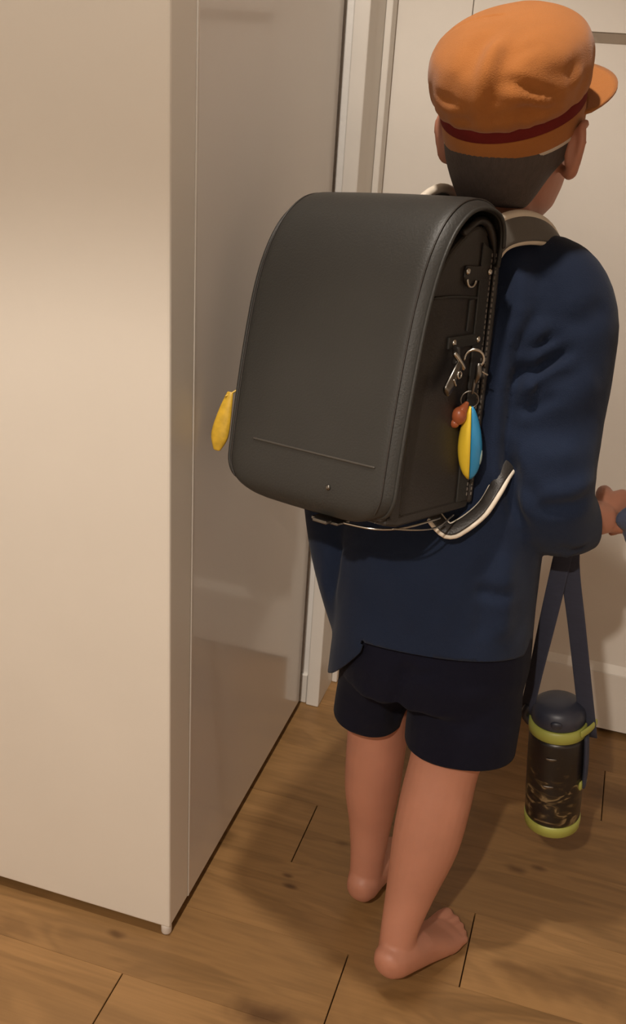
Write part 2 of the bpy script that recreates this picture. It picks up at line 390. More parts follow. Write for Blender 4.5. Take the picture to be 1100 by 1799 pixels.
hb = obj('lever_handle', join(tube([(DX1-.06, DY-.001, .98), (DX1-.06, DY-.045, .98), (DX1-.075, DY-.052, .98), (DX1-.17, DY-.052, .98)], .009, 12), ([(p[0], p[1], p[2]) for p in ellipsoid((DX1-.06, DY-.002, .98), EYE3, (.026, .006, .026))[0]], ellipsoid((0, 0, 0), EYE3, (1, 1, 1))[1])), M['steel'], door, smooth=True)

# ------------------------------------------------------------------ tall white cabinet
CXF, CYF, CYB = -.457, .994, 1.600
cab = empty('tall_cabinet', (-.85, 1.3, 0))
tag(cab, 'tall white cabinet with a glossy grey-white side, left of the child', 'cabinet')
def cpart(name, vf, m, bevel=0, parent=None):
    v, f = vf; o = obj(name, ([(p[0]+.85, p[1]-1.3, p[2]) for p in v], f), m, parent or cab, bevel=bevel); return o
cpart('carcass', box(-1.255, CXF-.004, CYF+.070, CYB-.004, .022, 2.10), M['cab'])
cpart('front_panel', box(-1.255, CXF, CYF, CYF+.066, .018, 2.10), M['cab'], .003)
cpart('edge_strip', box(CXF-.003, CXF+.0004, CYF+.0665, CYF+.0705, .017, 2.098), M['trim'], .0008)
cpart('side_panel', box(CXF-.004, CXF, CYF+.071, CYB, .017, 2.10), M['gloss'], .001)
cpart('back_edge', box(CXF-.02, CXF-.001, CYB, CYB+.006, .014, 2.10), M['plinth'])
cpart('plinth', join(box(-1.25, CXF-.016, CYF+.055, CYB-.006, 0, .0215)), M['plinth'])
v, f = lathe([(.004, 0), (.007, 0), (.008, .003), (.008, .012), (.007, .0178)], 20)
o = obj('foot', (v, f), M['gloss'], cab, smooth=True); o.location = (CXF-.009+.85, CYF+.009-1.3, 0.0); o.scale = (1, 1, 1)

# ------------------------------------------------------------------ ceiling lamps
def downlight(x, y, power, cone, blend, label):
    e = tag(empty('ceiling_downlight', (x, y, CEIL)), label, 'ceiling lamp')
    ringv = lathe([(.040, -.004), (.040, -.0005), (.056, -.0005), (.056, -.003), (.050, -.006), (.042, -.006)], 40, cap=False)
    ringv = (ringv[0], ringv[1]+[(5*40+i, 5*40+(i+1) % 40, (i+1) % 40, i) for i in range(40)])
    obj('trim_ring', ringv, M['brasswhite'], e, smooth=True)
    obj('lens', lathe([(.0385, -.0035), (.0385, -.0008)], 40), M['lens'], e)
    ld = bpy.data.lights.new('downlight_bulb', 'SPOT'); ld.energy = power; ld.color = LAMPCOL; ld.spot_size = math.radians(cone); ld.spot_blend = blend; ld.shadow_soft_size = .035
    lo = bpy.data.objects.new('downlight_bulb', ld); COL.objects.link(lo); lo.parent = e; lo.location = (0, 0, -.045)
for a in DOWNLIGHTS: downlight(*a)

# ------------------------------------------------------------------ the child
P0 = V3(-.15, 1.15, 0)
person = tag(empty('person', P0), 'child seen from behind in navy jacket, navy shorts and orange cap, barefoot', 'person')
def azv(deg):
    a = math.radians(deg); return V3(math.cos(a), -math.sin(a), 0), V3(math.sin(a), math.cos(a), 0)      # right, forward
UP = V3(0, 0, 1)
HR, HF = azv(17.0)                                       # head frame
HC = V3(-.146, 1.255, 1.139)
def hp(r, f_, z): return HC+HR*r+HF*f_+UP*z

def foot(heel, dirv, lift, s=1.0, side=1):
    """bare foot; heel = floor point under the heel, lift = heel height; returns shapes and ankle"""
    d = np.array(dirv)/np.linalg.norm(dirv); r = V3(d[1], -d[0], 0)
    # along, centre height, half width, half height
    secs = [(-.010, .026, .006, .008), (-.007, .026, .014, .016), (.0, .026, .021, .023), (.014, .0275, .0258, .0275), (.04, .030, .0265, .030), (.075, .028, .028, .028), (.105, .021, .031, .021), (.130, .0155, .034, .0150), (.146, .0125, .032, .0120), (.154, .011, .026, .0095), (.158, .010, .014, .006)]
    rings_ = []
    for (t, h, w, hh) in secs:
        l = lift*max(0, 1-t/.125)
        c = heel+d*t*s+UP*(h*s+l)+r*side*.004*math.sin(t*20)
        rings_.append(ring(c, r, UP, w*s, hh*s, 20, 2.3))
    out = [loft(rings_)]
    for k, (off, L, rr) in enumerate([(-.022, .034, .0108), (-.006, .034, .0082), (.0065, .029, .0078), (.0175, .022, .0074), (.0265, .014, .007)]):
        b = heel+d*.142*s+r*off*side*s+UP*.0105
        out.append(tube([b-d*.02, b+UP*.001, b+d*L*.6*s+UP*.001, b+d*L*s-UP*.002], [rr*.95, rr, rr, rr*.9], 10, 3))
    return out
parts = []
# right leg (nearer, trailing, heel lifted) and left leg
fr_h = V3(-.140, 1.010, 0); fr_d = (.46, .888, 0)
parts += foot(fr_h, fr_d, .030, 1.0, 1)
parts.append(tube([(-.098, 1.175, .56), (-.098, 1.168, .48), (-.101, 1.155, .39), (-.110, 1.135, .32), (-.114, 1.118, .265), (-.118, 1.098, .205), (-.126, 1.070, .14), (-.131, 1.046, .09), (-.130, 1.038, .062)],
                  [.060, .060, .056, .0485, .0490, .0465, .0345, .0265, .0265], 24, 4))
fl_h = V3(-.212, 1.140, 0); fl_d = (.25, .97, 0)
parts += foot(fl_h, fl_d, .018, 1.0, -1)
parts.append(tube([(-.202, 1.175, .56), (-.210, 1.185, .48), (-.218, 1.195, .39), (-.219, 1.198, .32), (-.218, 1.192, .26), (-.216, 1.186, .2), (-.212, 1.178, .14), (-.209, 1.168, .09), (-.208, 1.164, .055)],
                  [.058, .056, .052, .045, .0435, .041, .032, .0265, .025], 24, 4))
# trunk
TR = [(.50, -.150, 1.172, .098, .078, -2), (.58, -.150, 1.178, .115, .086, 0), (.66, -.154, 1.19, .105, .076, 5), (.76, -.157, 1.210, .098, .066, 11), (.86, -.157, 1.230, .098, .062, 15), (.93, -.156, 1.240, .100, .060, 18), (.97, -.154, 1.245, .09, .055, 18), (1.0, -.153, 1.248, .05, .046, 18)]
rg = []
for (z, x, y, a, b_, az) in TR:
    r_, f_ = azv(az); rg.append(ring((x, y, z), r_, f_, a, b_, 32, 2.4))
parts.append(loft(rg))
# neck and head
parts.append(tube([(-.153, 1.248, .96), (-.154, 1.252, 1.02), (-.157, 1.256, 1.07), (-.157, 1.258, 1.12)], [.050, .043, .044, .046], 20))
parts.append(ellipsoid(hp(0, -.004, .02), (HR, HF, UP), (.0725, .086, .082), 28, 18))
jaw = [(-.118, .050, .016, .012), (-.112, .045, .030, .026), (-.098, .036, .043, .043), (-.075, .026, .053, .056), (-.045, .016, .061, .066), (-.01, .006, .066, .076), (.03, .0, .066, .080)]
parts.append(loft([ring(hp(0, f_, z), HR, HF, a, b_, 28, 2.2) for z, f_, a, b_ in jaw]))
parts.append(tube([hp(0, .080, .0), hp(0, .088, -.018), hp(0, .0945, -.033), hp(0, .086, -.042)], [.006, .0075, .0095, .006], 12))
for s in (-1, 1):
    parts.append(ellipsoid(hp(s*.009, .083, -.039), (HR, HF, UP), (.006, .006, .005), 10, 8))
    e0 = hp(s*.0775, -.008, -.030)
    ex = HR*s*.80-HF*.60; ey = HF*.80+HR*s*.60
    # ear: rim, bowl and lobe
    parts.append(tube([hp(s*.066, .004, -.052), e0-UP*.024+ex*.002, e0+ex*.010-UP*.008, e0+ex*.015+UP*.012, e0+ex*.010+UP*.027, e0+ey*.010+UP*.029, hp(s*.067, .008, -.004)], [.006, .0068, .0055, .005, .005, .005, .005], 10))
    parts.append(ellipsoid(e0+ex*.002, (ey, ex, UP), (.012, .007, .026), 14, 10))
# arms and hands
parts.append(tube([(-.070, 1.228, .935), (-.052, 1.200, .85), (-.044, 1.165, .745), (-.034, 1.175, .715), (-.004, 1.215, .685), (.020, 1.246, .668), (.032, 1.262, .662)], [.036, .030, .027, .027, .027, .0235, .022], 18))
parts.append(tube([(-.252, 1.285, .935), (-.300, 1.275, .85), (-.322, 1.240, .75), (-.312, 1.215, .70), (-.284, 1.182, .58), (-.258, 1.168, .50)], [.040, .036, .032, .031, .028, .0225], 18))
def hand(w, d, n, t, curl, parts):
    """w wrist point, d along palm, n palm-facing normal, t thumb side"""
    d, n, t = [np.array(q, float)/np.linalg.norm(q) for q in (d, n, t)]
    secs = [(-.006, .020, .017), (.012, .0225, .0155), (.032, .029, .0145), (.052, .0295, .0130), (.060, .027, .011)]
    parts.append(loft([ring(w+d*a, t, n, hw, hh, 20, 2.6) for a, hw, hh in secs]))
    for k, (off, L) in enumerate([(.0215, .050), (.0072, .056), (-.0072, .052), (-.0210, .042)]):
        p = w+d*.054+t*off; pts = [p-d*.012, p]; ang = 0.25
        for seg in (.42, .32, .26):
            ang += curl[0] if seg == .42 else curl[1]
            p = p+(d*math.cos(ang)+n*math.sin(ang))*L*seg*1.15; pts.append(p)
        parts.append(tube(pts, [.0076, .0076, .0070, .0064, .0056], 10, 4))
    b = w+d*.014+t*.018
    parts.append(tube([b, b+t*.013+d*.012+n*.006, b+t*.015+d*.030+n*.016, b+t*.006+d*.044+n*.024], [.0105, .0095, .0080, .0068], 10, 4))
HD_w = V3(.032, 1.262, .662); HD_d = V3(.62, .78, .02); HD_n = V3(-.62, .48, -.62); 
HD_n -= HD_d*(HD_n@HD_d)/(HD_d@HD_d); HD_t = np.cross(HD_d, HD_n); HD_t = HD_t if HD_t[2] > 0 else -HD_t
hand(HD_w, HD_d, HD_n, HD_t, (.75, .95), parts)
hand(V3(-.254, 1.176, .488), (.10, .80, -.60), (.85, -.3, -.35), (.4, .55, .7), (.35, .4), parts)
body_me = fuse('body', parts, .0032, 3)
body = wchild('body', body_me, M['skin'], person)
for s in (-1, 1):
    c = hp(s*.030, .068, -.006)
    vE = ellipsoid(c, (HR, HF, UP), (.0115, .0115, .0085), 16, 10); wchild('eye', mesh('eye', vE), M['eye'], person)
    wchild('iris', mesh('iris', ellipsoid(c+HF*.0095, (HR, HF, UP), (.0066, .0030, .0070), 14, 8)), M['iris'], person)
    wchild('eyebrow', mesh('eyebrow', tube([hp(s*.017, .080, .020), hp(s*.031, .077, .0235), hp(s*.046, .067, .018)], [.0013, .0017, .001], 8, 3)), M['hair'], person)
wchild('lips', mesh('lips', join(tube([hp(-.020, .0745, -.068), hp(-.007, .083, -.0655), hp(0, .0835, -.067), hp(.007, .083, -.0655), hp(.020, .0745, -.068)], [.0016, .0032, .003, .0032, .0016], 10, 3), tube([hp(-.018, .0745, -.070), hp(0, .0825, -.0735), hp(.018, .0745, -.070)], [.0014, .0042, .0014], 10, 3))), M['lip'], person)

# hair: a close-cropped shell over the back and sides of the head
def hair_shell():
    rings_ = []
    prof = [(-.096, .0530, -.054), (-.088, .0565, -.060), (-.078, .0610, -.067), (-.060, .0685, -.077), (-.04, .0735, -.085), (-.015, .0760, -.089), (.012, .0765, -.090), (.04, .074, -.086), (.07, .060, -.07)]
    nA = 40
    for z, a, back in prof:
        r_ = []
        for i in range(nA):
            th = math.radians(-118+236*i/(nA-1))                   # 0 = straight back
            low = 0.0
            x = math.sin(th)*a; f_ = -math.cos(th)*abs(back) if abs(th) < math.pi/2 else -math.cos(th)*.07
            # hairline: sides end higher than the nape
            zz = z
            if z < -.03:
                lift_ = max(0, (abs(th)-.95))*.075
                zz = z+lift_*(-.03-z)/.07
                zz = min(zz, -.012)
            r_.append(hp(x, f_-.004, zz))
        rings_.append(r_)
    V = []; F = []
    for r_ in rings_: V += r_
    for k in range(len(rings_)-1):
        for i in range(nA-1):
            F.append((k*nA+i, k*nA+i+1, (k+1)*nA+i+1, (k+1)*nA+i))
    return V, F
hv, hf = hair_shell()
hair = wchild('hair', mesh('hair', (hv, hf)), M['hair'], person)
m_ = hair.modifiers.new('s', 'SOLIDIFY'); m_.thickness = .007; m_.offset = -1
m_ = hair.modifiers.new('b', 'SUBSURF'); m_.levels = 1; m_.render_levels = 1

# ------------------------------------------------------------------ shorts
sp = []
rg = []
for (z, x, y, a, b_, az) in [(.60, -.152, 1.178, .118, .09, 0), (.53, -.150, 1.172, .125, .096, -2), (.47, -.148, 1.168, .128, .098, -2), (.43, -.147, 1.166, .124, .092, -2)]:
    r_, f_ = azv(az); rg.append(ring((x, y, z), r_, f_, a, b_, 32, 2.4))
sp.append(loft(rg))
def legtube(c): return loft([ring((x, y, z), azv(az)[0], azv(az)[1], a, b_, 28, 2.3) for (z, x, y, a, b_, az) in c])
sp.append(legtube([(.54, -.100, 1.17, .060, .078, -4), (.46, -.097, 1.165, .072, .080, -6), (.40, -.0945, 1.158, .076, .076, -8), (.345, -.095, 1.152, .076, .069, -10), (.29, -.096, 1.148, .076, .066, -10)]))
sp.append(legtube([(.54, -.200, 1.175, .058, .078, 0), (.46, -.212, 1.175, .066, .078, 0), (.40, -.226, 1.185, .053, .068, 0), (.33, -.233, 1.190, .0505, .062, 0), (.27, -.234, 1.192, .050, .060, 0)]))
sh_me = fuse('shorts', sp, .0045, 5)
def cut(me, co, no, sel):
    bm = bmesh.new(); bm.from_mesh(me)
    vs = [v_ for v_ in bm.verts if sel(v_.co)]; s = set(vs)
    fs = [f_ for f_ in bm.faces if all(v_ in s for v_ in f_.verts)]; es = list({e_ for f_ in fs for e_ in f_.edges})
    bmesh.ops.bisect_plane(bm, geom=vs+es+fs, plane_co=Vector(co), plane_no=Vector(no), clear_outer=True)
    bm.to_mesh(me); bm.free(); me.update()
cut(sh_me, (-.098, 1.152, .345), (.03, -.08, -1), lambda c: c.z < .39 and c.x > -.1775)
cut(sh_me, (-.223, 1.185, .338), (-.10, .05, -1), lambda c: c.z < .39 and c.x <= -.1765)
fold(sh_me, [([(720, 1165), (700, 1215), (695, 1275)], .010, -.006), ([(735, 1165), (760, 1200), (770, 1290)], .014, .003), ([(640, 1200), (650, 1280)], .014, .0025), ([(720, 1180), (745, 1185), (765, 1178)], .006, -.002)])
v = get_v(sh_me); set_v(sh_me, v+get_n(sh_me)*(wob(v, 3, 5)*.003)[:, None])
shorts = wchild('shorts', sh_me, M['short'], person)
m_ = shorts.modifiers.new('s', 'SOLIDIFY'); m_.thickness = .003; m_.offset = -1

# ------------------------------------------------------------------ jacket
jp = []
JT = [(.40, -.155, 1.168, .134, .116, -4), (.48, -.155, 1.170, .132, .110, -3), (.54, -.157, 1.174, .131, .105, 0), (.62, -.160, 1.183, .130, .100, 4), (.72, -.161, 1.202, .126, .094, 10), (.84, -.160, 1.223, .129, .089, 15), (.92, -.158, 1.238, .128, .081, 18), (.96, -.156, 1.245, .114, .070, 18), (.985, -.154, 1.249, .092, .060, 18), (1.008, -.153, 1.252, .060, .053, 18)]
jp.append(loft([ring((x, y, z), azv(az)[0], azv(az)[1], a, b_, 40, 2.4) for (z, x, y, a, b_, az) in JT]))
jp.append(tube([(-.112, 1.240, .974), (-.072, 1.232, .966), (-.046, 1.216, .930), (-.039, 1.196, .87), (-.039, 1.176, .80), (-.036, 1.160, .735), (-.025, 1.170, .698), (-.008, 1.196, .682), (.006, 1.222, .676), (.030, 1.258, .668)], [.040, .049, .054, .054, .053, .0535, .051, .047, .043, .042], 24, 4))
jp.append(tube([(-.200, 1.262, .972), (-.236, 1.278, .955), (-.264, 1.286, .925), (-.302, 1.275, .85), (-.322, 1.245, .76), (-.316, 1.220, .69), (-.294, 1.19, .60), (-.266, 1.166, .52), (-.222, 1.150, .43)], [.040, .050, .054, .053, .051, .050, .046, .040, .034], 24, 4))
jk_me = fuse('jacket', jp, .0052, 6)
# hem plane and cuff cuts
h0, h1, h2 = V3(-.116, 1.065, .524), V3(-.030, 1.19, .500), V3(-.255, 1.10, .510)
hn = np.cross(h1-h0, h2-h0); hn = hn if hn[2] < 0 else -hn
cut(jk_me, h0, hn, lambda c: c.z < .56 and c.x > -.229)
cut(jk_me, (-.226, 1.10, .508), (.82, 0, -.57), lambda c: c.z < .56 and c.x <= -.222)
cut(jk_me, (.010, 1.224, .674), (.86, .46, .18), lambda c: c.x > -.030 and c.z < .735 and c.y > 1.17)
fold(jk_me, [
    ([(985, 590), (945, 610), (920, 645), (905, 690)], .006, -.006), ([(1005, 612), (970, 632), (940, 650), (910, 660)], .008, -.007), ([(990, 575), (1030, 560), (1070, 535)], .012, -.0035),
    ([(905, 640), (935, 630), (990, 612)], .008, .003), ([(905, 692), (930, 675), (965, 655), (1015, 625)], .007, .005), ([(905, 720), (940, 715), (985, 690)], .007, -.004), ([(915, 780), (960, 800), (1020, 790)], .012, .003), ([(930, 590), (908, 650), (898, 730), (893, 810), (900, 880), (925, 930)], .008, -.010),
    ([(945, 545), (915, 600), (900, 650)], .007, -.006), ([(900, 800), (915, 850), (950, 880)], .012, -.004), ([(900, 760), (925, 830)], .008, .003),
    ([(940, 875), (1000, 865), (1050, 835)], .010, .003), ([(950, 890), (1010, 885), (1060, 862)], .009, -.0045), ([(985, 960), (1005, 968), (1030, 960)], .006, -.003), ([(990, 975), (1015, 978)], .005, .002),
    ([(1060, 812), (1066, 835)], .010, .006), ([(960, 700), (1010, 690), (1050, 660)], .02, .0035), ([(930, 760), (990, 760), (1050, 740)], .022, -.003),
    ([(890, 470), (880, 560), (880, 650)], .010, -.004), ([(920, 470), (905, 560)], .012, .003),
    ([(580, 1050), (590, 1000), (600, 950)], .008, -.005), ([(860, 960), (850, 1050), (845, 1130)], .012, -.004), ([(785, 1050), (775, 1110)], .010, .003), ([(885, 970), (890, 1060), (880, 1130)], .016, .004), ([(700, 1000), (720, 1110)], .02, .0025), ([(830, 1040), (870, 1045), (900, 1040)], .008, -.003)])
v = get_v(jk_me); set_v(jk_me, v+get_n(jk_me)*(wob(v, 5, 6)*.0022+wob(v, 9, 14)*.0007)[:, None])
jacket = wchild('jacket', jk_me, M['navy'], person)
m_ = jacket.modifiers.new('s', 'SOLIDIFY'); m_.thickness = .003; m_.offset = -1
cr_ = [ring((-.153, 1.251+.002, .992+.012*k), azv(18)[0], azv(18)[1]*.985+UP*-.17, a, b_, 36) for k, (a, b_) in enumerate([(.062, .056), (.0575, .053), (.056, .052), (.052, .048), (.053, .049), (.057, .052)])]
for i_, z_ in ((3, 1.013), (4, 1.002), (5, .99)):
    pass
wchild('collar', mesh('collar', loft(cr_[:3]+[ring((-.153, 1.253, 1.0), azv(18)[0], azv(18)[1]*.985+UP*-.17, .051, .047, 36)], cap=False)), M['navy'], jacket)

# ------------------------------------------------------------------ cap
ctilt = math.radians(24)
CF = HF*math.cos(ctilt)+UP*math.sin(ctilt); CU = UP*math.cos(ctilt)-HF*math.sin(ctilt); CO = hp(0, -.002, -.009)
def crings(prof, n=72, off=(0, 0)):
    return [ring(CO+CU*h+CF*fo, HR, CF, a, b_, n) for (h, a, b_, fo) in prof]
crown_p = [(.034, .0775, .0905, 0), (.038, .0815, .0945, -.001), (.046, .0850, .0975, -.002), (.060, .0872, .0995, -.002), (.076, .0866, .0985, -.002), (.092, .0820, .0930, -.002), (.103, .0725, .0825, -.002), (.112, .0580, .0660, -.002), (.1175, .040, .046, -.002), (.1205, .022, .026, -.002), (.122, .009, .011, -.002)]
cap_v, cap_f = loft(crings([tuple(q) for q in crom(crown_p, 4)], 96))
n0 = 96; cap_f = [q for q in cap_f if not (len(q) == 3 and len(cap_v)-2 in q)]      # open at the band
cap_me = mesh('cap', (cap_v, cap_f))
fold(cap_me, [
    ([(776, 66), (810, 45), (850, 30), (890, 25)], .0028, -.0020), ([(832, 225), (845, 170), (862, 110), (885, 70)], .010, .0045), ([(858, 215), (868, 170), (885, 110), (905, 70)], .009, -.0035), ([(815, 150), (835, 95), (860, 55)], .010, -.0025),
    ([(885, 136), (915, 148), (945, 160), (985, 170)], .0045, -.0030), ([(870, 165), (920, 174), (975, 182)], .005, .0026), ([(900, 185), (940, 192), (985, 186)], .005, -.0018), ([(905, 100), (928, 88), (945, 80)], .005, -.0012), ([(764, 160), (785, 176), (812, 188)], .004, -.0014), ([(775, 190), (800, 197)], .006, .002),
    ([(860, 222), (885, 203), (920, 198), (950, 202)], .005, -.003), ([(950, 132), (1000, 128), (1025, 105)], .010, -.002), ([(795, 205), (825, 220)], .006, -.002), ([(1005, 155), (1025, 120)], .007, .002), ([(800, 215), (812, 170), (822, 120)], .008, .002)])
v = get_v(cap_me); rel = v-CO; hh = rel@CU; ang = np.arctan2(rel@HR, rel@CF)
gath = np.sin(ang*23+np.sin(ang*5)*1.5)*np.exp(-((hh-.042)/.010)**2)*.0010+np.sin(ang*9+1)*np.exp(-((hh-.055)/.016)**2)*.0014
set_v(cap_me, v+get_n(cap_me)*(gath+np.sin(ang*17+hh*60+np.sin(ang*3)*2)*np.exp(-((hh-.06)/.03)**2)*.0007+wob(v, 11, 9)*.0014+wob(v, 12, 20)*.0005)[:, None])
cap = wchild('cap', cap_me, M['cap'], person); cap['label'] = 'orange school cap with dark red band'
m_ = cap.modifiers.new('s', 'SOLIDIFY'); m_.thickness = .0016; m_.offset = -1
def bandring(name, z0, z1, a, b_, th, m, bulge=.0006):
    pr_ = [(z0, a, b_, 0), (z0+(z1-z0)*.1, a+bulge, b_+bulge, 0), (z0+(z1-z0)*.9, a+bulge, b_+bulge, 0), (z1, a, b_, 0), (z1, a-th, b_-th, 0), (z0, a-th, b_-th, 0), (z0, a, b_, 0)]
    vf = loft(crings(pr_, 72), cap=False); return wchild(name, mesh(name, vf), m, cap)
bandring('head_band', .001, .0225, .0775, .0905, .002, M['cap'])
o = bandring('red_band', .0222, .0365, .0786, .0916, .003, M['capred']); o['label'] = 'dark red ribbon band'
bandring('lining', -.0032, .0022, .0768, .0898, .002, M['lining'])
# visor
vr = []; nv = 34
for k in range(7):
    s = k/6; row = []
    for i in range(nv):
        th = math.radians(-78+156*i/(nv-1)); e = max(0, math.cos(th*90/80))**.6 if abs(th) < math.radians(79.9) else 0
        a, b_ = .0770, .0900; ext = .060*max(e, 0)*s
        p = CO+HR*(math.sin(th)*(a+ext*.75))+CF*(math.cos(th)*b_+ext*1.0)+CU*(.012-.002*s*max(e, 0)-.10*(math.sin(th)*.06)**2*4)
        row.append(p)
    vr.append(row)
VV = [p for r_ in vr for p in r_]; FF = [(k*nv+i, k*nv+i+1, (k+1)*nv+i+1, (k+1)*nv+i) for k in range(6) for i in range(nv-1)]
visor = wchild('visor', mesh('visor', (VV, FF)), M['cap'], cap); m_ = visor.modifiers.new('s', 'SOLIDIFY'); m_.thickness = .003; m_.offset = 0

# ------------------------------------------------------------------ the school backpack
BO = V3(-.257, 1.06, .723)
bth, bph, bro = -.428, .122, .104
w_ = V3(math.cos(bth), math.sin(bth), 0); d_ = V3(-math.sin(bth), math.cos(bth), 0)
bD = d_*math.cos(bph)-UP*math.sin(bph); z2 = UP*math.cos(bph)+d_*math.sin(bph)
bW = w_*math.cos(bro)+z2*math.sin(bro); bZ = z2*math.cos(bro)-w_*math.sin(bro)
BM = Matrix(((bW[0], bD[0], bZ[0], BO[0]), (bW[1], bD[1], bZ[1], BO[1]), (bW[2], bD[2], bZ[2], BO[2]), (0, 0, 0, 1)))
bag = tag(empty('school_backpack', None, BM), 'black leather school backpack with long flap on the child\'s back', 'backpack')
def tob(p): q = np.array(p)-BO; return V3(q@bW, q@bD, q@bZ)
def prism(prof, x0, x1):
    n = len(prof); v = [(x0, y, z) for y, z in prof]+[(x1, y, z) for y, z in prof]
    f = [tuple(range(n)), tuple(range(2*n-1, n-1, -1))]+[(i, (i+1) % n, n+(i+1) % n, n+i) for i in range(n)]
    return v, f
mainp = crom([(.083, 0), (.086, .14), (.087, .25), (.082, .288), (.068, .309), (.048, .312), (.026, .300), (-.012, .266), (-.036, .20), (-.045, .10), (-.048, 0.0)], 3)
obj('main_compartment', prism([tuple(p) for p in mainp], -.106, .106), M['leather2'], bag, bevel=.005, bseg=3)
obj('front_pocket', prism([(-.0465, .002), (-.0440, .100), (-.0400, .178), (-.0455, .183), (-.0500, .178), (-.0610, .10), (-.065, .002)], -.102, .107), M['leather2'], bag, bevel=.003)
obj('outer_pocket', prism([(-.0685, .004), (-.0645, .10), (-.0545, .166), (-.0590, .168), (-.0620, .164), (-.0720, .10), (-.0790, .004)], -.101, .106), M['leather2'], bag, bevel=.003)
obj('base', prism([(.088, -.006), (.090, .006), (-.070, .008), (-.072, -.001), (-.05, -.006)], -.100, .107), M['leather2'], bag, bevel=.003)
obj('back_pad', prism([(.0865, .004), (.100, .012), (.103, .10), (.098, .16), (.103, .24), (.098, .278), (.0875, .284)], -.098, .098), M['leather2'], bag, bevel=.006, bseg=3)
# flap: one sheet from the back over the top and down the front
fprof = crom([(.0965, .268), (.0985, .292), (.094, .315), (.080, .332), (.056, .3400), (.028, .3395), (.002, .330), (-.024, .308), (-.046, .272), (-.062, .225), (-.074, .165), (-.083, .105), (-.089, .055), (-.0915, .026), (-.0895, .008), (-.082, -.004)], 5)
seg = np.linalg.norm(np.diff(fprof, axis=0), axis=1); S = np.concatenate([[0], np.cumsum(seg)]); SL = S[-1]
tg = np.gradient(fprof, axis=0); tg /= np.linalg.norm(tg, axis=1)[:, None]; fn = np.column_stack([-tg[:, 1], tg[:, 0]])
if fn[len(fn)//2] @ (fprof[len(fn)//2]-np.array([0, .12])) < 0: fn = -fn
HWF = .1215; RC = .044; nx = 40
def halfw(s):
    r = SL-s; h = HWF-.0035*(1-min(1, s/.25))
    if r < RC: h = h-RC+math.sqrt(max(0, RC*RC-(RC-r)**2))
    return h
def flap_pt(k, t, out=0.0):
    h = halfw(S[k]); x = h*t; e = max(0, (abs(x)-(h-.022))/.022); e = min(e, 1)
    drop = .0105*e**2.4+.0015*(abs(t)**2)
    p = fprof[k]-fn[k]*(drop-out); return (x, p[0], p[1])
tv = np.sin(np.linspace(-1, 1, nx+1)*math.pi/2*.93)/math.sin(math.pi/2*.93)
FV = [flap_pt(k, t) for k in range(len(fprof)) for t in tv]
FFc = [(k*(nx+1)+i, k*(nx+1)+i+1, (k+1)*(nx+1)+i+1, (k+1)*(nx+1)+i) for k in range(len(fprof)-1) for i in range(nx)]
flap = obj('flap', (FV, FFc), M['leather'], bag, smooth=True)
m_ = flap.modifiers.new('s', 'SOLIDIFY'); m_.thickness = .0042; m_.offset = -1
def outline(t, inset):
    pts = []
    for k in range(4, len(fprof)):
        h = halfw(S[k]); tt_ = t*(h-inset)/max(h, .02); pts.append(flap_pt(k, max(-1, min(1, tt_)), .0004))
    return pts
left = outline(-1, .0); right = outline(1, .0)
obj('edge_piping', tube(left[::2]+right[::-2], .0024, 8, 2), M['leather'], flap, smooth=True)
li = outline(-1, .011)[:-6]; ri = outline(1, .011)[:-6]
for side_ in (li, ri):
    obj('edge_seam', tube(side_[::2], .0011, 6, 2), M['leather2'], flap, smooth=True)
ks = int(np.argmin(np.abs(fprof[:, 1]-.062)+(fprof[:, 0] > 0)*9))
obj('bottom_seam', tube([flap_pt(ks, t, .0003) for t in np.linspace(-.62, .80, 12)], .0013, 8, 2), M['seam'], flap, smooth=True)
kr = int(np.argmin(np.abs(fprof[:, 1]-.033)+(fprof[:, 0] > 0)*9)); q = flap_pt(kr, .34, .0005)
obj('rivet', ellipsoid(q, EYE3, (.0032, .0020, .0032), 14, 8), M['dsteel'], flap, smooth=True)
obj('latch_plate', join(box(.012, .05, -.082, -.060, -.0125, -.009), box(.022, .042, -.092, -.082, -.011, -.007)), M['dsteel'], bag, bevel=.001)
obj('latch_bar', tube([(.052, -.072, -.010), (.085, -.060, -.011), (.105, -.030, -.010), (.108, .03, -.009)], .0014, 8), M['steel'], bag, smooth=True)
obj('latch_cord', tube([(.105, -.055, -.007), (.112, -.02, -.013), (.112, .02, -.017), (.110, .055, -.009)], .0011, 8), M['steel'], bag, smooth=True)
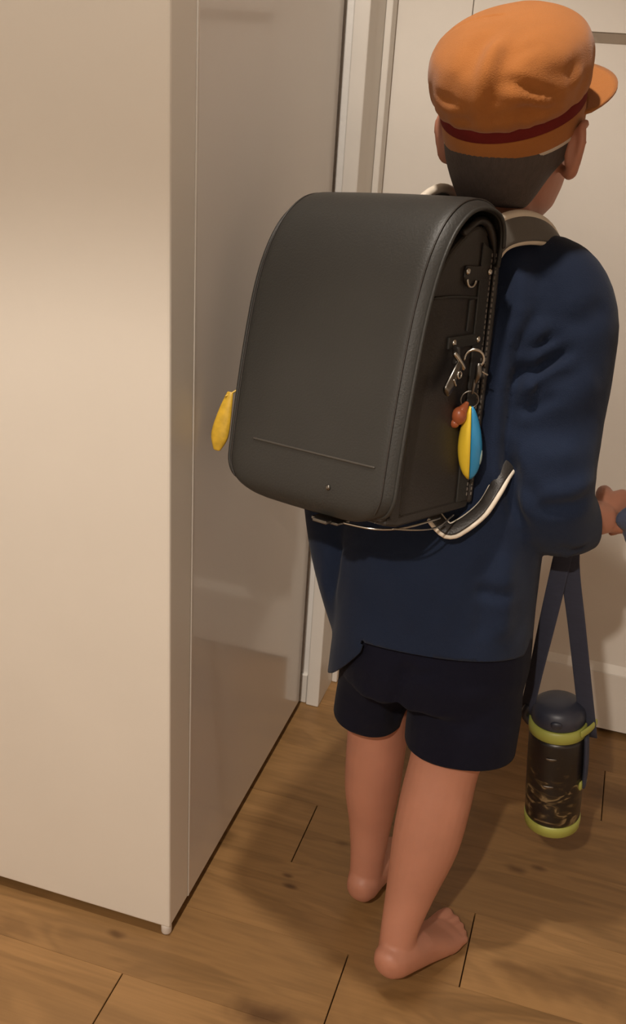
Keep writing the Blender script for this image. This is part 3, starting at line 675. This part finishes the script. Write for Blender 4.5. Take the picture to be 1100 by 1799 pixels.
# side details, both sides
for s in (-1, 1):
    X = s*.106
    obj('side_welt', tube([(X, .090, .004), (X+s*.001, .093, .14), (X+s*.001, .094, .25), (X, .089, .288), (X, .072, .312), (X, .05, .3165), (X, .026, .304)], .0045, 10, 5), M['leather2'], bag, smooth=True)
    st = []
    for k in range(46):
        z = .010+k*.006; st.append(box(X+s*.0048-.0006, X+s*.0048+.0006, .0865, .0880, z, z+.0036))
    for k in range(46):
        z = .010+k*.006; st.append(box(X+s*.0030-.0006, X+s*.0030+.0006, .0800, .0812, z, z+.0036))
    o = obj('stitching', join(*st), M['thread'], bag); o['kind'] = 'stuff'
    obj('side_strip', prism([(.062, .004), (.062, .295), (.084, .286), (.084, .004)], min(X, X+s*.0028), max(X, X+s*.0028)), M['leather'], bag, bevel=.001)
    obj('side_seam', tube([(X+s*.0015, -.020, .236), (X+s*.0015, .02, .2375), (X+s*.0015, .060, .236)], .0016, 8), M['leather'], bag, smooth=True)
    obj('side_flange', prism([(.046, .20), (.047, .234), (.053, .234), (.052, .20)], min(X, X+s*.003), max(X, X+s*.003)), M['leather'], bag, bevel=.001)
    # upper ring holder
    obj('ring_holder', prism([(.030, .258), (.033, .270), (.082, .270), (.082, .256), (.056, .254), (.050, .250), (.036, .250)], min(X, X+s*.003), max(X, X+s*.003)), M['leather2'], bag, bevel=.001)
    obj('side_ring', torus((X+s*.0045, .042, .256), (0, 1, 0), (0, 0, 1), .0085, .0016, 20, 8, math.pi*1.0, math.pi*1.95), M['steel'], bag, smooth=True)
    for (yy, zz) in ((.034, .264), (.078, .264), (.021, .189), (.069, .191)):
        obj('rivet', ellipsoid((X+s*.004, yy, zz), EYE3, (.0028, .0040, .0040), 14, 8), M['steel'], bag, smooth=True)
    obj('side_belt', prism([(.012, .182), (.012, .195), (.082, .198), (.082, .185)], min(X, X+s*.0035), max(X, X+s*.0035)), M['leather'], bag, bevel=.0012)
# hook on the right side belt
X = .113
obj('hook_loop', tube([(X, .021, .184), (X+.001, .022, .176), (X+.001, .020, .168)], .005, 10, 4, flat=.5), M['leather2'], bag, smooth=True)
hk = obj('hook', tube([(X+.004, .026, .168), (X+.006, .018, .160), (X+.007, .009, .150), (X+.007, .000, .140)], [.0065, .0095, .010, .0085], 14, 4, flat=.45), M['dsteel'], bag, smooth=True)
obj('hook_hole', torus((X+.0118, .0145, .157), (0, .7, .7), (0, -.7, .7), .0035, .0012, 16, 8), M['steel'], hk, smooth=True)
obj('hook_pin', tube([(X+.012, .0045, .152), (X+.012, .009, .146)], .0011, 8, 1), M['steel'], hk, smooth=True)
obj('hook_bar', tube([(X+.004, .014, .178), (X+.006, .022, .170), (X+.006, .030, .163)], .0030, 10), M['steel'], hk, smooth=True)

# shoulder straps (world-space paths converted to the bag's frame)
def strap(path, wid, name, hw=.019):
    pts = [tob(p) for p in path]; ws = [V3(np.array(q)@bW, np.array(q)@bD, np.array(q)@bZ) for q in wid]
    vf, P, W = band(pts, ws, .009, hw); o = obj(name, vf, M['strapgrey' if hw > .012 else 'leather2'], bag, smooth=True)
    T = np.gradient(P, axis=0); Tn = T/np.linalg.norm(T, axis=1)[:, None]
    Wn = W-Tn*np.sum(W*Tn, axis=1)[:, None]; Wn /= np.linalg.norm(Wn, axis=1)[:, None]
    for s, r in ((1, .0054 if hw > .012 else .0032), (-1, .0028 if hw > .012 else .0018)):
        obj('strap_edge', tube(P[::2]+Wn[::2]*s*(hw+.0005), r, 10, 2), M['cream'], o, smooth=True)
    return o
strap([(-.150, 1.135, .990), (-.136, 1.160, 1.018), (-.114, 1.195, 1.025), (-.088, 1.235, 1.016), (-.066, 1.268, .992), (-.058, 1.302, .950), (-.056, 1.328, .88), (-.043, 1.318, .80), (-.034, 1.290, .765), (-.040, 1.240, .760)],
      [(-.4, .0, .9), (-.4, .0, .9), (-.45, .05, .88), (-.6, .2, .75), (-.8, .3, .5), (-1, .3, .1), (-1, .3, 0), (-1, .3, 0), (-.6, .2, .6), (0, 0, 1)], 'shoulder_strap', .0155)
strap([(-.258, 1.195, .995), (-.248, 1.212, 1.028), (-.230, 1.240, 1.044), (-.220, 1.280, 1.030), (-.220, 1.315, .985), (-.220, 1.338, .93), (-.225, 1.342, .86), (-.240, 1.33, .80), (-.262, 1.305, .765), (-.275, 1.26, .760)],
      [(.6, -.2, .75), (.6, -.2, .75), (.7, -.2, .7), (.85, -.25, .5), (.95, -.3, .2), (1, -.3, .05), (1, -.3, 0), (1, -.3, 0), (.6, -.2, .6), (0, 0, 1)], 'shoulder_strap', .0155)
strap([(-.090, 1.200, .800), (-.080, 1.160, .775), (-.090, 1.122, .756), (-.096, 1.106, .738), (-.106, 1.097, .717), (-.124, 1.085, .699), (-.140, 1.078, .692), (-.160, 1.083, .706)],
      [(.4, .2, -.6), (.45, -.3, -.6), (.5, -.55, -.6), (.5, -.6, -.5), (.5, -.6, -.5), (.4, -.6, -.6), (.2, -.6, -.7), (.1, -.6, -.7)], 'lower_strap', .0075)
strap([(-.255, 1.31, .765), (-.300, 1.27, .72), (-.315, 1.215, .705), (-.315, 1.175, .705), (-.300, 1.150, .715)],
      [(-.2, .2, -1), (-.3, -.2, -1), (-.35, -.5, -.9), (-.25, -.6, -.7), (-.1, -.6, -.7)], 'lower_strap', .009)

# charm hanging from the clasp on the bag's right side
CH = V3(.121, .046, .168)
chE = empty('bag_charm', None, BM @ Matrix.Translation(Vector(CH)) @ (BM.to_3x3().to_4x4().inverted() @ Matrix.Rotation(math.radians(12), 4, 'Z')))
tag(chE, 'blue and yellow oval charm with red bead hanging on the black backpack', 'charm')
# local frame: x roughly to the right in the picture, y away, z up
clasp = obj('clasp', torus((.0, 0, .004), (1, 0, 0), (0, 0, 1), .0105, .0019, 24, 8, -.9, math.pi+.2), M['steel'], chE, smooth=True)
obj('clasp_shank', tube([(.0062, 0, -.003), (.007, 0, -.012), (.005, 0, -.021)], [.0035, .0042, .0026], 12), M['dsteel'], chE, smooth=True)
obj('clasp_trigger', tube([(.008, 0, -.008), (.0165, -.001, -.012)], .0012, 8, 1), M['steel'], chE, smooth=True)
obj('swivel', tube([(.004, 0, -.020), (.003, 0, -.034)], [.0022, .0018], 10, 1), M['dsteel'], chE, smooth=True)
obj('split_ring', join(torus((.001, 0, -.0425), (1, .1, 0), (0, 0, 1), .0098, .0011, 28, 8), torus((.001, .0016, -.0425), (1, .1, 0), (0, 0, 1), .0098, .0010, 28, 8)), M['dsteel'], chE, smooth=True)
def halfdrop(sgn):
    rg = []
    zs = np.linspace(0, 1, 17)
    for s in zs:
        z = -.050-.086*s; wv_ = .0145*(math.sin(math.pi*min(1, (s*.97+.015)))**.55)*(.72+.4*s) ; wv_ = max(wv_, .0012)
        dv = .0105*(math.sin(math.pi*min(1, s*.97+.015))**.5); dv = max(dv, .001)
        r_ = []
        for i in range(13):
            a = -math.pi/2+math.pi*i/12
            r_.append(V3(.004+.008*s+sgn*(abs(math.cos(a))**.8*wv_+.0003), math.sin(a)*dv, z))
        rg.append(r_)
    return loft(rg)
obj('yellow_half', halfdrop(-1), M['yellow'], chE, smooth=True)['label'] = 'bright yellow half of the charm'
blh = obj('blue_half', halfdrop(1), M['blue'], chE, smooth=True); blh['label'] = 'blue half of the charm'
obj('pale_spot', ellipsoid((.0212, -.002, -.108), EYE3, (.0022, .004, .010), 12, 8), M['white'], blh, smooth=True)
obj('red_bead', join(ellipsoid((-.0085, -.006, -.060), EYE3, (.0085, .008, .0105), 16, 10), ellipsoid((-.0125, -.006, -.069), EYE3, (.0055, .006, .0055), 14, 8), tube([(-.006, -.005, -.054), (-.002, -.002, -.047)], [.006, .003], 10, 2)), M['redb'], chE, smooth=True)

# golden charm on the bag's left side, close to the cabinet
yE = tag(empty('gold_tag', None, BM @ Matrix.Translation(Vector((-.160, -.052, .078)))), 'small golden yellow tag between the backpack and the white cabinet', 'charm')
obj('cord', tube([(.050, .090, .112), (.024, .06, .066), (.008, .02, .03), (0, 0, .018)], .0012, 8), M['gold'], yE, smooth=True)
obj('tag_plate', tube([(.003, .004, .022), (.0, .0, .0), (-.004, -.004, -.03), (-.006, -.006, -.048)], [.004, .0085, .0115, .005], 14, 4, flat=.35, ref=(.9, .4, 0)), M['gold'], yE, smooth=True)

# ------------------------------------------------------------------ water bottle on its strap
bax = V3(-.105, .0, .994); bx = V3(.994, 0, .105); by = np.cross(bax, bx)
WB0 = V3(.047, 1.235, .180)
WM = Matrix(((bx[0], by[0], bax[0], WB0[0]), (bx[1], by[1], bax[1], WB0[1]), (bx[2], by[2], bax[2], WB0[2]), (0, 0, 0, 1)))
wbt = tag(empty('water_bottle', None, WM), 'dark camouflage water bottle with lime green rings hanging from a navy strap', 'bottle')
obj('bottle_body', lathe([(.0385, .020), (.0395, .024), (.0400, .06), (.0400, .12), (.0395, .158), (.038, .164)], 40), M['camo'], wbt, smooth=True)
obj('base_ring', lathe([(.030, .0), (.036, .0005), (.0395, .004), (.0405, .012), (.0405, .020), (.0385, .0212)], 40), M['lime'], wbt, smooth=True)['label'] = 'lime green base'
obj('top_ring', lathe([(.0380, .1645), (.0405, .166), (.0408, .174), (.0400, .182), (.038, .183)], 40), M['lime'], wbt, smooth=True)['label'] = 'lime green ring'
obj('lid', lathe([(.0370, .1832), (.0380, .186), (.0378, .198), (.0350, .206), (.030, .210), (.024, .213), (.012, .216), (.001, .2165)], 40), M['capnavy'], wbt, smooth=True)
obj('lid_button', tube([(.0, -.034, .190), (.0, -.037, .197)], [.009, .008], 12, 2, flat=.5), M['capnavy'], wbt, smooth=True)
obj('strap_lug', tube([(-.040, 0, .172), (-.046, 0, .182), (-.043, 0, .194)], .006, 10, 3), M['capnavy'], wbt, smooth=True)
obj('side_holder', tube([(.0405, -.008, .165), (.0425, -.010, .12), (.0415, -.010, .085)], [.012, .0125, .011], 14, 3, flat=.30, ref=(0, 1, 0)), M['web'], wbt, smooth=True)
obj('lime_loop', tube([(.0340, -.026, .1785), (.045, -.012, .1815), (.052, .002, .184)], [.0060, .0062, .0055], 12, 3, flat=.3, ref=(0, 0, 1)), M['lime'], wbt, smooth=True)
obj('lime_clip', tube([(.037, -.019, .087), (.0415, -.010, .0865), (.043, -.002, .087)], .0075, 12, 2, flat=.35, ref=(0, 0, 1)), M['lime'], wbt, smooth=True)
for zz, xx in ((.140, -.004), (.093, -.006)):
    obj('logo_mark', tube([(xx-.007, -.0400, zz), (xx, -.0404, zz-.0012), (xx+.007, -.0400, zz)], [.0012, .0024, .0012], 8, 3, flat=.3, ref=(0, 0, 1)), M['dsteel'], wbt, smooth=True)
def tow(p): q = np.array(p)-WB0; return V3(q@bx, q@by, q@bax)
def wstrap(path, wid, hw):
    vf, P, W = band([tow(p) for p in path], [V3(np.array(q)@bx, np.array(q)@by, np.array(q)@bax) for q in wid], .003, hw)
    return vf
pL = WB0+bx*-.044+bax*.188; pR = WB0+bx*.043-by*.0+bax*.160
sv = join(wstrap([pL, pL+(V3(-.006, 1.222, .62)-pL)*.33, pL+(V3(-.006, 1.222, .62)-pL)*.66, V3(-.006, 1.222, .62), V3(-.004, 1.222, .665)], [(.75, -.65, 0), (.8, -.6, 0), (.95, -.3, 0), (1, -.1, 0), (1, 0, 0)], .0120),
          wstrap([pR, pR+(V3(.004, 1.224, .61)-pR)*.33, pR+(V3(.004, 1.224, .61)-pR)*.66, V3(.004, 1.224, .61), V3(.0, 1.224, .665)], [(1, -.3, 0), (1, -.3, 0), (1, -.25, 0), (1, -.1, 0), (1, 0, 0)], .0125))
obj('carrying_strap', sv, M['web'], wbt, smooth=True)

# ------------------------------------------------------------------ navy cloth gripped in the right hand
cl = []
g = V3(.066, 1.268, .666)
cl.append(tube([g+V3(-.012, -.012, .004), g+V3(0, 0, .002), g+V3(.022, .018, -.004), g+V3(.05, .03, -.02)], [.010, .019, .024, .020], 18, 4, flat=.6))
cl.append(tube([g+V3(.012, .004, .010), g+V3(.018, .006, -.020), g+V3(.030, .012, -.050)], [.016, .022, .018], 18, 4, flat=.45))
cl_me = fuse('navy_cloth', cl, .004, 4); v = get_v(cl_me); set_v(cl_me, v+get_n(cl_me)*(wob(v, 21, 26)*.0035)[:, None])
cl_me.materials.append(M['cloth'])
clo = link('navy_cloth', cl_me, None, None, True); tag(clo, 'crumpled navy cloth held in the child\'s right hand', 'cloth')
